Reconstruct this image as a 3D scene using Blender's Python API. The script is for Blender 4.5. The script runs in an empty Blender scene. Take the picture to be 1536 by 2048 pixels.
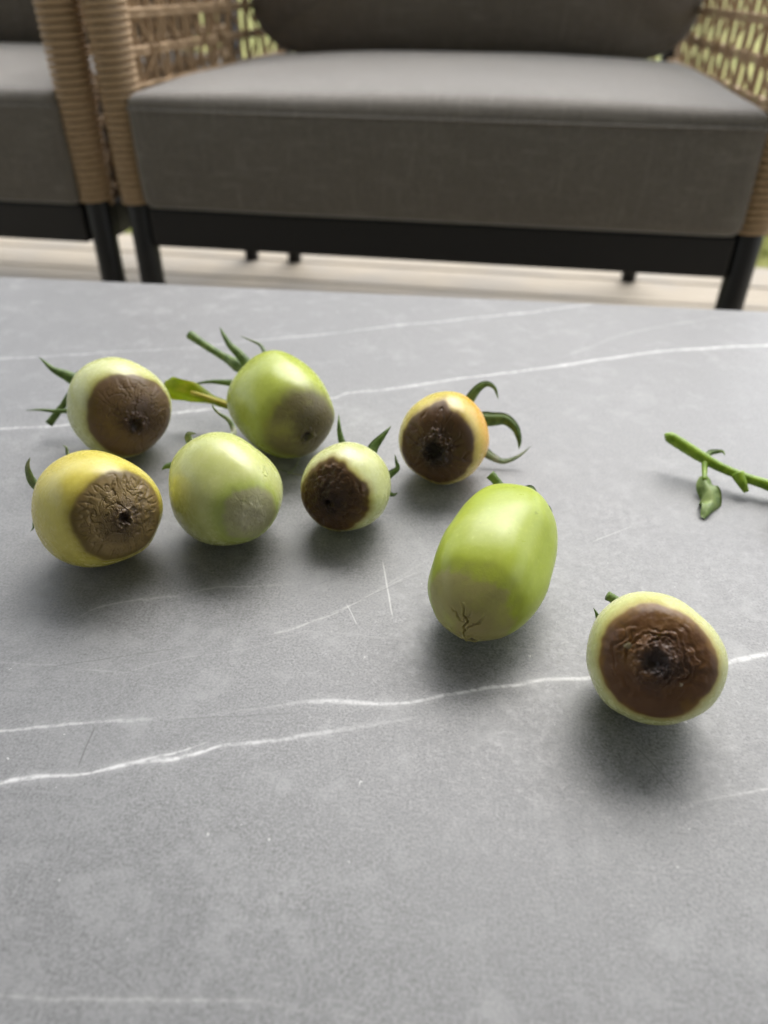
import bpy, bmesh, math, random
import numpy as np
from mathutils import Vector, Matrix
random.seed(7)
R_ = math.radians
SC = bpy.context.scene
COL = SC.collection

# ------------------------------------------------------------------ camera
CAM_Z, PITCH, ROLL, FPX = 0.48, R_(35.6), R_(0.5), 1480.0
cam = bpy.data.cameras.new('camera')
cam.sensor_fit = 'VERTICAL'; cam.sensor_height = 36.0
cam.lens = FPX / 2048 * 36.0
cam.clip_start = 0.01; cam.clip_end = 600
cam.dof.use_dof = True; cam.dof.focus_distance = 0.268; cam.dof.aperture_fstop = 8.0
cam.dof.aperture_blades = 0
cam_o = bpy.data.objects.new('camera', cam); COL.objects.link(cam_o)
cam_o.matrix_world = Matrix.Translation((0, 0, CAM_Z)) @ Matrix.Rotation(math.pi/2 - PITCH, 4, 'X') @ Matrix.Rotation(ROLL, 4, 'Z')
SC.camera = cam_o

# ------------------------------------------------------------------ sky, sun, exposure
SUN_EL, SUN_AZ = R_(57), R_(22)          # azimuth clockwise from +Y (away from the camera)
world = bpy.data.worlds.new('World'); SC.world = world; world.use_nodes = True
wn = world.node_tree.nodes; wl = world.node_tree.links; wn.clear()
sky = wn.new('ShaderNodeTexSky'); sky.sky_type = 'NISHITA'; sky.sun_disc = False
sky.sun_elevation = SUN_EL; sky.sun_rotation = SUN_AZ
sky.air_density = 1.0; sky.dust_density = 3.0; sky.ozone_density = 0.6
hs = wn.new('ShaderNodeHueSaturation'); hs.inputs['Saturation'].default_value = 0.36
bg = wn.new('ShaderNodeBackground'); bg.inputs['Strength'].default_value = 0.15
wo = wn.new('ShaderNodeOutputWorld')
wl.new(sky.outputs[0], hs.inputs['Color']); wl.new(hs.outputs[0], bg.inputs['Color']); wl.new(bg.outputs[0], wo.inputs['Surface'])
sun = bpy.data.lights.new('sun', 'SUN'); sun.energy = 1.5; sun.angle = R_(55); sun.color = (1.0, 0.985, 0.965)
sun_o = bpy.data.objects.new('sun', sun); COL.objects.link(sun_o)
sdir = Vector((math.sin(SUN_AZ)*math.cos(SUN_EL), math.cos(SUN_AZ)*math.cos(SUN_EL), math.sin(SUN_EL)))
sun_o.rotation_euler = sdir.to_track_quat('Z', 'Y').to_euler(); sun_o.location = sdir*20
SC.view_settings.view_transform = 'Standard'; SC.view_settings.look = 'None'
SC.view_settings.gamma = 1.0; SC.view_settings.exposure = 1.24
SC.view_settings.use_curve_mapping = False
SC.render.engine = 'CYCLES'
SC.cycles.use_denoising = True
SC.cycles.max_bounces = 8

# ------------------------------------------------------------------ helpers
C_ = np.array([0, 0, CAM_Z])
_X = np.array([1., 0, 0]); _U = np.array([0, math.sin(PITCH), math.cos(PITCH)])
FW = np.array([0, math.cos(PITCH), -math.sin(PITCH)])
RT = math.cos(ROLL)*_X + math.sin(ROLL)*_U; UP = -math.sin(ROLL)*_X + math.cos(ROLL)*_U
TZ = 0.28                                 # table top height
def ray(x, y): return FW + RT*(x-768)/FPX - UP*(y-1024)/FPX
def at_z(x, y, z=TZ): r = ray(x, y); return C_ + r*((z-CAM_Z)/r[2])
def at_d(x, y, d): return C_ + ray(x, y)*d
def depth(p): return float((np.asarray(p)-C_) @ FW)

def link(o, parent=None):
    COL.objects.link(o)
    if parent is not None: o.parent = parent
    return o
def empty(name, loc=(0, 0, 0), rz=0.0):
    o = bpy.data.objects.new(name, None); o.location = loc; o.rotation_euler = (0, 0, rz)
    o.empty_display_size = 0.05
    return link(o)
def tag(o, label=None, cat=None, group=None, kind=None):
    if label: o['label'] = label
    if cat: o['category'] = cat
    if group: o['group'] = group
    if kind: o['kind'] = kind
    return o
def mesh_obj(name, V, Fc, mat=None, parent=None, smooth=True):
    me = bpy.data.meshes.new(name)
    me.from_pydata([tuple(map(float, v)) for v in V], [], [tuple(map(int, f)) for f in Fc]); me.update()
    if smooth: me.polygons.foreach_set('use_smooth', [True]*len(me.polygons))
    if mat: me.materials.append(mat)
    return link(bpy.data.objects.new(name, me), parent)
def bm_obj(name, bm, mat=None, parent=None, smooth=False):
    bmesh.ops.recalc_face_normals(bm, faces=bm.faces)
    me = bpy.data.meshes.new(name); bm.to_mesh(me); bm.free()
    if smooth: me.polygons.foreach_set('use_smooth', [True]*len(me.polygons))
    if mat: me.materials.append(mat)
    return link(bpy.data.objects.new(name, me), parent)
def bm_box(lo, hi, bevel=0.0, seg=2):
    bm = bmesh.new(); bmesh.ops.create_cube(bm, size=1.0)
    lo = Vector(lo); hi = Vector(hi)
    for v in bm.verts: v.co = Vector([(lo[i]+hi[i])/2 + v.co[i]*(hi[i]-lo[i]) for i in range(3)])
    if bevel: bmesh.ops.bevel(bm, geom=list(bm.edges), offset=bevel, segments=seg, affect='EDGES', profile=0.5)
    return bm
def catmull(P, n=8):
    P = [np.asarray(p, float) for p in P]
    if len(P) < 3: return np.array([P[0]+(P[-1]-P[0])*i/n for i in range(n+1)])
    Q = [2*P[0]-P[1]] + P + [2*P[-1]-P[-2]]; out = []
    for i in range(1, len(Q)-2):
        a, b, c, d = Q[i-1:i+3]
        for k in range(n):
            t = k/n
            out.append(0.5*((2*b)+(c-a)*t+(2*a-5*b+4*c-d)*t*t+(3*b-a-3*c+d)*t**3))
    out.append(P[-1]); return np.array(out)
def frames(P, ref):
    P = np.asarray(P); T = np.gradient(P, axis=0); T /= np.linalg.norm(T, axis=1)[:, None]+1e-12
    S = np.cross(T, ref); nn = np.linalg.norm(S, axis=1)[:, None]; S = S/np.maximum(nn, 1e-9)
    N = np.cross(S, T); return T, S, N
def tube(P, rad, sides=8, ref=(0.13, 0.31, 0.94), caps=True, squash=1.0, jitter=0.0, rng=None):
    P = np.asarray(P); n = len(P); rad = np.broadcast_to(rad, (n,))
    T, S, N = frames(P, np.array(ref)); V = []; Fc = []
    for i in range(n):
        for k in range(sides):
            a = 2*math.pi*k/sides
            rr = rad[i]*(1+(rng.uniform(-jitter, jitter) if rng else 0))
            V.append(P[i]+rr*(math.cos(a)*S[i]+math.sin(a)*N[i]*squash))
    for i in range(n-1):
        for k in range(sides):
            k2 = (k+1) % sides
            Fc.append((i*sides+k, i*sides+k2, (i+1)*sides+k2, (i+1)*sides+k))
    if caps:
        Fc.append(tuple(range(sides-1, -1, -1))); Fc.append(tuple((n-1)*sides+k for k in range(sides)))
    return np.array(V), Fc
def blade(P, width, ref, fold=0.25, thick=0.0006, profile=None, twist=0.0, wav=0.0, cols=5):
    """leaf-like blade: folded strip with thickness along the polyline P"""
    P = np.asarray(P); n = len(P); T, S, N = frames(P, np.array(ref)); V = []; Fc = []
    s = np.linspace(0, 1, n)
    prof = np.array([profile(t) for t in s]) if profile else np.minimum(.55+s*1.6, 1.0)*np.clip(1-s, 0, 1)**.75*1.12
    for i in range(n):
        tw = twist*s[i]; Si = S[i]*math.cos(tw)+N[i]*math.sin(tw); Ni = -S[i]*math.sin(tw)+N[i]*math.cos(tw)
        w = width*max(prof[i], 0.03)/2
        for side in (1, -1):
            for k in range(cols):
                x = -1+2*k/(cols-1)
                lift = fold*w*abs(x)**1.3 + wav*w*math.sin(9*s[i]+2.0*x)*x*x
                th = side*thick*0.5*(1-0.75*abs(x))*min(1, prof[i]*3+0.2)
                V.append(P[i]+Si*x*w+Ni*(lift+th))
    m = 2*cols
    def idx(i, side, k): return i*m+side*cols+k
    for i in range(n-1):
        for k in range(cols-1):
            Fc.append((idx(i,0,k), idx(i,0,k+1), idx(i+1,0,k+1), idx(i+1,0,k)))
            Fc.append((idx(i,1,k+1), idx(i,1,k), idx(i+1,1,k), idx(i+1,1,k+1)))
        for k in (0, cols-1):
            Fc.append((idx(i,0,k), idx(i+1,0,k), idx(i+1,1,k), idx(i,1,k)))
    for i in (0, n-1):
        for k in range(cols-1): Fc.append((idx(i,0,k), idx(i,1,k), idx(i,1,k+1), idx(i,0,k+1)))
    return np.array(V), Fc

# numpy value noise
def _h(i, j, k, seed):
    with np.errstate(over='ignore'):
        n = (i.astype(np.uint32)*np.uint32(374761393) + j.astype(np.uint32)*np.uint32(668265263)
             + k.astype(np.uint32)*np.uint32(2147483647) + np.uint32(seed*1013904223 & 0xffffffff))
        n = (n ^ (n >> np.uint32(13)))*np.uint32(1274126177)
        n = n ^ (n >> np.uint32(16))
        n = n*np.uint32(2246822519); n = n ^ (n >> np.uint32(15))
    return (n & np.uint32(0xffffff)).astype(np.float64)/float(0xffffff)*2-1
def vn(P, seed=0):
    P = np.asarray(P, float); I = np.floor(P).astype(np.int64); f = P-I; f = f*f*f*(f*(f*6-15)+10); r = 0
    for a in (0, 1):
        for b in (0, 1):
            for c in (0, 1):
                w = (f[:,0] if a else 1-f[:,0])*(f[:,1] if b else 1-f[:,1])*(f[:,2] if c else 1-f[:,2])
                r = r + w*_h(I[:,0]+a, I[:,1]+b, I[:,2]+c, seed)
    return r
def fbm(P, o=3, seed=0):
    r = 0; amp = 1; t = 0
    for i in range(o): r = r+amp*vn(P*2**i+17.3*i, seed+i); t += amp; amp *= 0.5
    return r/t
def ss(a, b, x): t = np.clip((x-a)/(b-a), 0, 1); return t*t*(3-2*t)

# ------------------------------------------------------------------ node helpers
class NT:
    def __init__(s, name):
        s.m = bpy.data.materials.new(name); s.m.use_nodes = True
        s.t = s.m.node_tree; s.t.nodes.clear()
        s.out = s.t.nodes.new('ShaderNodeOutputMaterial'); s.b = s.t.nodes.new('ShaderNodeBsdfPrincipled')
        s.t.links.new(s.b.outputs[0], s.out.inputs['Surface'])
    def n(s, ty, **kw):
        nd = s.t.nodes.new(ty)
        for k, v in kw.items(): setattr(nd, k, v)
        return nd
    def l(s, a, b): s.t.links.new(a, b)
    def put(s, sock, v):
        if isinstance(v, bpy.types.NodeSocket): s.l(v, sock)
        elif v is not None: sock.default_value = v
    def math(s, op, a, b=None, c=None, clamp=False):
        nd = s.n('ShaderNodeMath', operation=op); nd.use_clamp = clamp
        for i, v in enumerate((a, b, c)):
            if v is not None: s.put(nd.inputs[i], v)
        return nd.outputs[0]
    def mr(s, v, a, b, c=0.0, d=1.0, smooth=True):
        nd = s.n('ShaderNodeMapRange'); nd.interpolation_type = 'SMOOTHSTEP' if smooth else 'LINEAR'
        s.put(nd.inputs[0], v)
        for i, q in enumerate((a, b, c, d)): s.put(nd.inputs[i+1], q)
        return nd.outputs[0]
    def mix(s, f, a, b, mode='MIX'):
        nd = s.n('ShaderNodeMix', data_type='RGBA', blend_type=mode)
        s.put(nd.inputs[0], f)
        for i, v in ((6, a), (7, b)):
            s.put(nd.inputs[i], v if isinstance(v, bpy.types.NodeSocket) else (*v, 1)[:4])
        return nd.outputs[2]
    def noise(s, vec, scale, detail=2.0, rough=0.5, dist=0.0):
        nd = s.n('ShaderNodeTexNoise')
        if vec is not None: s.l(vec, nd.inputs['Vector'])
        nd.inputs['Scale'].default_value = scale; nd.inputs['Detail'].default_value = detail
        nd.inputs['Roughness'].default_value = rough; nd.inputs['Distortion'].default_value = dist
        return nd.outputs[0]
    def obj(s): return s.n('ShaderNodeTexCoord').outputs['Object']
    def mapping(s, vec, scale=(1,1,1), rot=(0,0,0), loc=(0,0,0)):
        nd = s.n('ShaderNodeMapping'); s.l(vec, nd.inputs[0]); nd.inputs['Scale'].default_value = scale
        nd.inputs['Rotation'].default_value = rot; nd.inputs['Location'].default_value = loc
        return nd.outputs[0]
    def attr(s, name): return s.n('ShaderNodeAttribute', attribute_name=name).outputs['Fac']
    def bump(s, h, strength=0.3, dist=0.001):
        nd = s.n('ShaderNodeBump'); nd.inputs['Strength'].default_value = strength; nd.inputs['Distance'].default_value = dist
        s.l(h, nd.inputs['Height']); s.l(nd.outputs[0], s.b.inputs['Normal']); return nd
    def ramp(s, f, stops):
        nd = s.n('ShaderNodeValToRGB'); e = nd.color_ramp.elements
        while len(e) < len(stops): e.new(0.5)
        for el, (p, c) in zip(e, stops): el.position = p; el.color = (*c, 1)
        s.put(nd.inputs[0], f); return nd.outputs[0]
    def col(s, v): s.put(s.b.inputs['Base Color'], v if isinstance(v, bpy.types.NodeSocket) else (*v, 1))
    def rough(s, v): s.put(s.b.inputs['Roughness'], v)
    def spec(s, v): s.b.inputs['Specular IOR Level'].default_value = v

def M_fabric():
    m = NT('cushion_fabric'); o = m.obj()
    w1 = m.noise(m.mapping(o, (260, 2600, 2600)), 1.0, 1); w2 = m.noise(m.mapping(o, (2600, 260, 2600)), 1.0, 1)
    th = m.math('MAXIMUM', w1, w2)
    big = m.noise(o, 9, 3)
    c = m.mix(m.mr(th, 0.42, 0.72), (0.116, 0.104, 0.090), (0.275, 0.252, 0.222))
    c = m.mix(m.mr(big, 0.3, 0.7, 0.0, 0.20), c, (0.13, 0.118, 0.106))
    slub = m.math('MAXIMUM', m.noise(m.mapping(o, (24, 170, 170)), 1.0, 3), m.noise(m.mapping(o, (170, 24, 24)), 1.0, 3))
    c = m.mix(m.mr(slub, .50, .80, 0, .34), c, (0.34, 0.325, 0.295))
    m.col(c); m.rough(0.9); m.spec(0.25); m.b.inputs['Sheen Weight'].default_value = 0.9; m.b.inputs['Sheen Roughness'].default_value = 0.4
    m.bump(th, 0.5, 0.0006); return m.m
def M_cord():
    m = NT('tan_cord'); o = m.obj()
    f = m.noise(m.mapping(o, (900, 900, 900)), 1.0, 2); g = m.noise(o, 40, 3)
    oi = m.n('ShaderNodeObjectInfo').outputs['Random']
    c = m.mix(m.mr(f, .3, .7), (0.37, 0.25, 0.14), (0.57, 0.415, 0.255))
    c = m.mix(m.mr(g, .35, .7, 0, .45), c, (0.52, 0.37, 0.23))
    c = m.mix(m.math('MULTIPLY', oi, 0.3), c, (0.26, 0.165, 0.09))
    m.col(c); m.rough(0.62); m.spec(0.35); m.bump(f, 0.35, 0.0006); return m.m
def M_metal():
    m = NT('black_powder_coat'); o = m.obj()
    f = m.noise(o, 1800, 1); m.col((0.012, 0.012, 0.0135)); m.rough(m.mr(f, 0, 1, .38, .55)); m.bump(f, .15, .0003); return m.m
def M_deck():
    m = NT('weathered_decking'); o = m.obj()
    oi = m.n('ShaderNodeObjectInfo').outputs['Random']
    v = m.n('ShaderNodeVectorMath', operation='ADD'); m.l(o, v.inputs[0])
    cx = m.n('ShaderNodeCombineXYZ'); m.l(m.math('MULTIPLY', oi, 40.0), cx.inputs[0]); m.l(m.math('MULTIPLY', oi, 17.0), cx.inputs[1]); m.l(cx.outputs[0], v.inputs[1])
    g = m.noise(m.mapping(v.outputs[0], (6, 190, 190)), 1.0, 4, .6)
    st = m.noise(v.outputs[0], 7, 4)
    c = m.mix(m.mr(g, .3, .72), (0.17, 0.138, 0.096), (0.40, 0.342, 0.256))
    c = m.mix(m.mr(st, .40, .68, 0, .7), c, (0.22, 0.20, 0.17))
    c = m.mix(m.math('MULTIPLY', oi, .35), c, (0.33, 0.30, 0.245))
    m.col(c); m.rough(.75); m.bump(g, .5, .002); return m.m
def M_lawn():
    m = NT('lawn_ground'); o = m.obj()
    a = m.noise(o, 0.6, 5); b = m.noise(o, 30, 4)
    c = m.mix(m.mr(a, .35, .68), (0.15, 0.18, 0.040), (0.28, 0.265, 0.085))
    c = m.mix(m.mr(b, .4, .75, 0, .6), c, (0.24, 0.235, 0.085))
    m.col(c); m.rough(.9); m.spec(.2); m.bump(b, .8, .03); return m.m
def M_grass():
    m = NT('grass_blades'); o = m.obj()
    a = m.noise(o, 3, 3); b = m.noise(o, 160, 1)
    c = m.mix(m.mr(a, .35, .65), (0.13, 0.19, 0.03), (0.29, 0.29, 0.075))
    c = m.mix(m.mr(b, .35, .75, 0, .6), c, (0.30, 0.29, 0.11))
    m.col(c); m.rough(.55); m.b.inputs['Subsurface Weight'].default_value = 0.0
    return m.m
FAB, CORD, METAL, DECK, LAWN, GRASS = M_fabric(), M_cord(), M_metal(), M_deck(), M_lawn(), M_grass()

# ------------------------------------------------------------------ chair frame of reference
CH_YAW = math.atan(-0.155)
CH_O = Vector((0.05, 0.92-0.155*0.05, 0))
EX = Vector((math.cos(CH_YAW), math.sin(CH_YAW), 0)); EY = Vector((-math.sin(CH_YAW), math.cos(CH_YAW), 0))
def W(x, y, z=0.0): return CH_O + EX*x + EY*y + Vector((0, 0, z))

# ------------------------------------------------------------------ ground, deck
LZ = -0.11
me_o = mesh_obj('lawn', [(-250, -250, LZ), (250, -250, LZ), (250, 250, LZ), (-250, 250, LZ)], [(0, 1, 2, 3)], LAWN, smooth=False)
tag(me_o, kind='structure')
deck = empty('deck', W(0, 0), CH_YAW); tag(deck, kind='structure')
PW, PG, DE = 0.118, 0.006, 0.745
bmp = bm_box((-3.2, 0, -0.028), (3.2, PW, 0.0), 0.004, 2)
for f in bmp.faces: f.smooth = False
plank0 = bm_obj('plank', bmp, DECK, deck)
y = DE-PW; k = 0
while y > -2.6:
    p = plank0 if k == 0 else link(bpy.data.objects.new('plank', plank0.data), deck)
    p.location = (random.uniform(-.15, .15)*0, y, random.uniform(-.0008, .0008))
    y -= PW+PG; k += 1
for jx in (-2.8, -1.4, 0.0, 1.4, 2.8):
    bm_obj('joist', bm_box((jx-.03, -2.55, LZ-.02), (jx+.03, DE-.03, -0.0295)), DECK, deck)
bm_obj('fascia_board', bm_box((-3.2, DE+.001, LZ-.03), (3.2, DE+.022, -0.004), .002), DECK, deck)

# unseen ceiling above the table and wall behind the camera, added to block light
def M_plain(name, a, b, rough=.7):
    m = NT(name); o = m.obj(); n = m.noise(m.mapping(o, (1.2, 14, 14)), 1.0, 4); m.col(m.mix(m.mr(n, .3, .7), a, b)); m.rough(rough); m.bump(n, .3, .004); return m.m
CEIL = M_plain('shade_ceiling_timber', (.24, .23, .215), (.30, .29, .27)); CLAD = M_plain('shade_wall_cladding', (.20, .20, .195), (.25, .25, .245))
pc = empty('unseen_shade_ceiling', W(0, 0, 2.35), CH_YAW); tag(pc, kind='structure')
y = -1.9
while y < .03:
    bm_obj('board', bm_box((-3.2, y, 0), (3.2, y+.142, .02), .003), CEIL, pc); y += .146
bm_obj('beam', bm_box((-3.2, .15, -.16), (3.2, .26, .06), .005), CEIL, pc)
hw = empty('unseen_shade_wall', W(0, -1.9, 0), CH_YAW); tag(hw, kind='structure')  # wall out of view, added to stop light from behind the camera
z = .0
while z < 2.34:
    bm_obj('board', bm_box((-3.2, -.02, z), (3.2, .0, min(z+.145, 2.345)), .003), CLAD, hw); z += .148
# grass blades (uncountable)
def grass():
    rng = np.random.default_rng(3); N = 26000
    u = rng.uniform(-3.2, 3.2, N); v = DE+.03+rng.power(0.55, N)*0+rng.uniform(0, 1, N)**1.8*4.2
    h = rng.uniform(.03, .075, N); a = rng.uniform(0, 2*math.pi, N); w = rng.uniform(.0016, .0032, N)
    lean = rng.uniform(0, .035, N); b = rng.uniform(0, 2*math.pi, N)
    P = np.array([CH_O.x, CH_O.y, 0])+u[:, None]*np.array(EX)+v[:, None]*np.array(EY); P[:, 2] = LZ-.004
    sd = np.stack([np.cos(a), np.sin(a), 0*a], 1)*w[:, None]; ln = np.stack([np.cos(b), np.sin(b), 0*b], 1)*lean[:, None]
    up = np.array([0, 0, 1.])
    V = np.stack([P-sd, P+sd, P+sd*.75+up*h[:, None]*.55+ln*.35, P-sd*.75+up*h[:, None]*.55+ln*.35, P+up*h[:, None]+ln], 1).reshape(-1, 3)
    me = bpy.data.meshes.new('grass')
    Fc = []
    for i in range(N): o = i*5; Fc.append((o, o+1, o+2, o+3)); Fc.append((o+3, o+2, o+4))
    me.from_pydata(V.tolist(), [], Fc); me.materials.append(GRASS)
    o = link(bpy.data.objects.new('grass', me)); tag(o, 'short sunlit lawn grass growing beyond the deck edge', 'grass', kind='stuff')
grass()

# ------------------------------------------------------------------ chairs
PX = 0.361; RYL = 0.62; RX = 0.338
def helix(path_r, z0, z1, pitch, cord, ex, ey0, parent, name='cord_wrap', seg=20):
    """one cord wound tightly round a tapering post; path_r(z) -> (cx, cy, rx, ry)"""
    n = int((z1-z0)/pitch*seg); P = []
    for i in range(n+1):
        z = z0+(z1-z0)*i/n; a = 2*math.pi*i/seg; cx, cy, rx, ry = path_r(z)
        P.append((cx+rx*math.cos(a), cy+ry*math.sin(a), z))
    V, Fc = tube(P, cord, 6, ref=(0, 0, 1))
    return mesh_obj(name, V, Fc, CORD, parent)
def strand(P, r, parent, name='strand', sides=6, n=6):
    V, Fc = tube(catmull(P, n) if len(P) > 2 else np.array(P, float), r, sides)
    return mesh_obj(name, V, Fc, CORD, parent)
def make_chair():
    t = empty('lounge_chair', W(0, .3), CH_YAW)
    def L(p): return (p[0], p[1]-.3, p[2])
    ARM = 0.585
    for s in (-1, 1):
        # front post: black tube, cord-wound from the rail up
        V, Fc = tube([L((s*(PX-.002), 0, 0)), L((s*PX, 0, .13)), L((s*PX, 0, ARM))], .0155, 20); mesh_obj('leg', V, Fc, METAL, t)
        helix(lambda z: (s*PX+s*-.0*(z-.25), -.3, .0172+.020*(z-.25), .0172+.020*(z-.25)), .2545, ARM-.004, .0074, .0036, 0, 0, t)
        V, Fc = tube([L((s*(RX+.004), RYL, 0)), L((s*RX, RYL-.004, .2)), L((s*RX, RYL+.03, .74))], .0145, 16); mesh_obj('leg', V, Fc, METAL, t)
        # arm rail, wound with the same cord
        pa = catmull([L((s*PX, -.012, ARM)), L((s*PX, .05, ARM+.012)), L((s*(PX+.004), .3, ARM+.014)), L((s*(PX-.004), .55, ARM+.03)), L((s*RX, RYL+.02, ARM+.05))], 8)
        V, Fc = tube(pa, .0185, 14); mesh_obj('arm_rail', V, Fc, CORD, t)
        bm_obj('side_rail', bm_box(L((s*PX-.012, .014, .209)), L((s*PX+.012, RYL-.014, .250)), .003), METAL, t)
        # open woven side panel
        yf, yb = .026, RYL-.02; cols = 15; zs = [.262+.0375*q for q in range(9)]
        ys = [yf+(yb-yf)*i/cols for i in range(cols+1)]
        xo = lambda y: s*(PX+(RX-PX)*y/RYL)
        for i, yy in enumerate(ys[1:-1]):
            strand([L((xo(yy), yy, .245)), L((xo(yy)+s*.003, yy, .41)), L((xo(yy), yy, ARM+.012))], .0028, t)
        for i in range(cols):
            pts = []
            for j, z in enumerate([.245]+zs+[ARM+.01]):
                f = .12 if (j+i) % 2 else .88
                yy = ys[i]+(ys[i+1]-ys[i])*f
                pts.append(L((xo(yy)-s*.004*(1 if j % 2 else -1), yy, z)))
            V, Fc = tube(np.array(pts), .0024, 6); mesh_obj('strand', V, Fc, CORD, t)
        for z in zs[:-1]:
            pts = [L((xo(yf+(yb-yf)*q/22)+s*.0045*(1 if q % 2 else -1), yf-.012+(yb-yf+.024)*q/22, z+.0022)) for q in range(23)]
            V, Fc = tube(np.array(pts), .0030, 6); mesh_obj('strand', V, Fc, CORD, t)
            V, Fc = tube(np.array([(p[0], p[1], p[2]-.0056) for p in pts]), .0027, 6); mesh_obj('strand', V, Fc, CORD, t)
    bm_obj('front_rail', bm_box(L((-PX+.0165, -.013, .2065)), L((PX-.0165, .013, .2515)), .003), METAL, t)
    bm_obj('rear_rail', bm_box(L((-RX+.0155, RYL-.012, .2085)), L((RX-.0155, RYL+.010, .2515)), .003), METAL, t)
    bm_obj('top_rail', bm_box(L((-RX-.012, RYL+.016, .742)), L((RX+.012, RYL+.046, .772)), .010, 3), CORD, t)
    for i in range(6):
        yy = .07+i*.092
        bm_obj('seat_slat', bm_box(L((-PX+.0135, yy, .236)), L((PX-.0135, yy+.05, .2495)), .002), METAL, t)
    # woven back
    for i in range(13):
        x = -RX+.026+(2*RX-.052)*i/12
        strand([L((x, RYL+.0, .250)), L((x, RYL+.012, .48)), L((x, RYL+.032, .745))], .0036, t)
    for z in [.30+.055*q for q in range(8)]:
        yy = RYL+.004+.034*(z-.25)/.5
        strand([L((-RX+.012, yy, z)), L((0, yy+.006, z)), L((RX-.012, yy, z))], .0040, t)
    return t
chair = make_chair()
def copy_tree(o, parent=None):
    c = o.copy(); COL.objects.link(c); c.parent = parent
    for ch in list(o.children): copy_tree(ch, c)
    return c
chair2 = copy_tree(chair); chair2.location = W(-.777, .3)
tag(chair, 'woven tan cord lounge chair on black legs, straight behind the table', 'chair', 'lounge chairs side by side')
tag(chair2, 'woven tan cord lounge chair cut off by the left edge', 'chair', 'lounge chairs side by side')

def superbox(nu, nv, nw, fn):
    """closed grid box mapped by fn(u,v,w) with u,v,w in -1..1"""
    V = []; idx = {}; Fc = []
    def vid(i, j, k):
        key = (i, j, k)
        if key not in idx: idx[key] = len(V); V.append(fn(-1+2*i/nu, -1+2*j/nv, -1+2*k/nw))
        return idx[key]
    for i in range(nu):
        for j in range(nv):
            for k, fl in ((0, 1), (nw, 0)):
                q = [vid(i,j,k), vid(i+1,j,k), vid(i+1,j+1,k), vid(i,j+1,k)]; Fc.append(q[::-1] if fl else q)
    for i in range(nu):
        for k in range(nw):
            for j, fl in ((0, 0), (nv, 1)):
                q = [vid(i,j,k), vid(i+1,j,k), vid(i+1,j,k+1), vid(i,j,k+1)]; Fc.append(q[::-1] if fl else q)
    for j in range(nv):
        for k in range(nw):
            for i, fl in ((0, 1), (nu, 0)):
                q = [vid(i,j,k), vid(i,j+1,k), vid(i,j+1,k+1), vid(i,j,k+1)]; Fc.append(q[::-1] if fl else q)
    return V, Fc
def rnd(h, r):
    def g(u, v, w):
        p = [u*h[0], v*h[1], w*h[2]]; c = [max(-(h[i]-r), min(h[i]-r, p[i])) for i in range(3)]
        d = np.array(p)-np.array(c); n = np.linalg.norm(d); m = max(abs(d))
        if n > 1e-9 and sum(abs(d) > 1e-9) > 1: d = d/n*max(m, 1e-9)
        return np.array(c)+d
    return g
def warp(u): return math.copysign(abs(u)**0.55, u)
def make_seat(dx, label):
    t = empty('seat_cushion', W(dx, .268, .2525), CH_YAW)
    hx, hy, hz = .348, .290, .0615; g = rnd((hx, hy, hz), .013)
    ns = lambda x, y: float(vn(np.array([[x*7+dx*3, y*7, .5]]), 5)[0])
    def fn(u, v, w):
        p = g(warp(u), warp(v), warp(w)); x, y, z = p
        a = max(0, 1-(x/hx)**2); b = max(0, 1-(y/hy)**2)
        if z > 0: z += (.024*(a**.6)*(b**.55))*(z/hz) + .0022*ns(x, y)*(z/hz)
        y += -.009*(a**.5)*(1-(z/hz)**2)*(1 if y < 0 else -.6)
        x += math.copysign(.005*max(0, 1-(z/hz)**2)*b, x)
        y += .0016*ns(x, z*3)
        return (x, y, z+hz)
    V, Fc = superbox(48, 40, 14, fn); mesh_obj('cover', V, Fc, FAB, t)
    # stitched seam round the upper edge
    for zz in (hz*2-.0145,):
        loop = []
        hw, hh, rr = hx+.0012, hy+.0012, .013
        for cxs, cys, a0 in ((1, 1, 0), (-1, 1, 90), (-1, -1, 180), (1, -1, 270)):
            for q in range(5):
                a = R_(a0+90*q/4); loop.append((cxs*(hw-rr)+rr*math.cos(a), cys*(hh-rr)+rr*math.sin(a)))
        P = []
        for i in range(len(loop)):
            x0, y0 = loop[i]; x1, y1 = loop[(i+1) % len(loop)]
            m = max(1, int(math.hypot(x1-x0, y1-y0)/.02))
            for q in range(m):
                x = x0+(x1-x0)*q/m; y = y0+(y1-y0)*q/m
                a = max(0, 1-(x/hx)**2); b = max(0, 1-(y/hy)**2); s3 = 1-((zz-hz)/hz)**2
                yy = y-.009*(a**.5)*s3*(1 if y < 0 else -.6); xx = x+math.copysign(.005*s3*b, x)
                P.append((xx, yy, zz))
        P.append(P[0]); V, Fc = tube(P, .0014, 6, ref=(0, 0, 1), caps=False); mesh_obj('piping', V, Fc, FAB, t)
    return tag(t, label, 'cushion', 'seat cushions')
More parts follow.
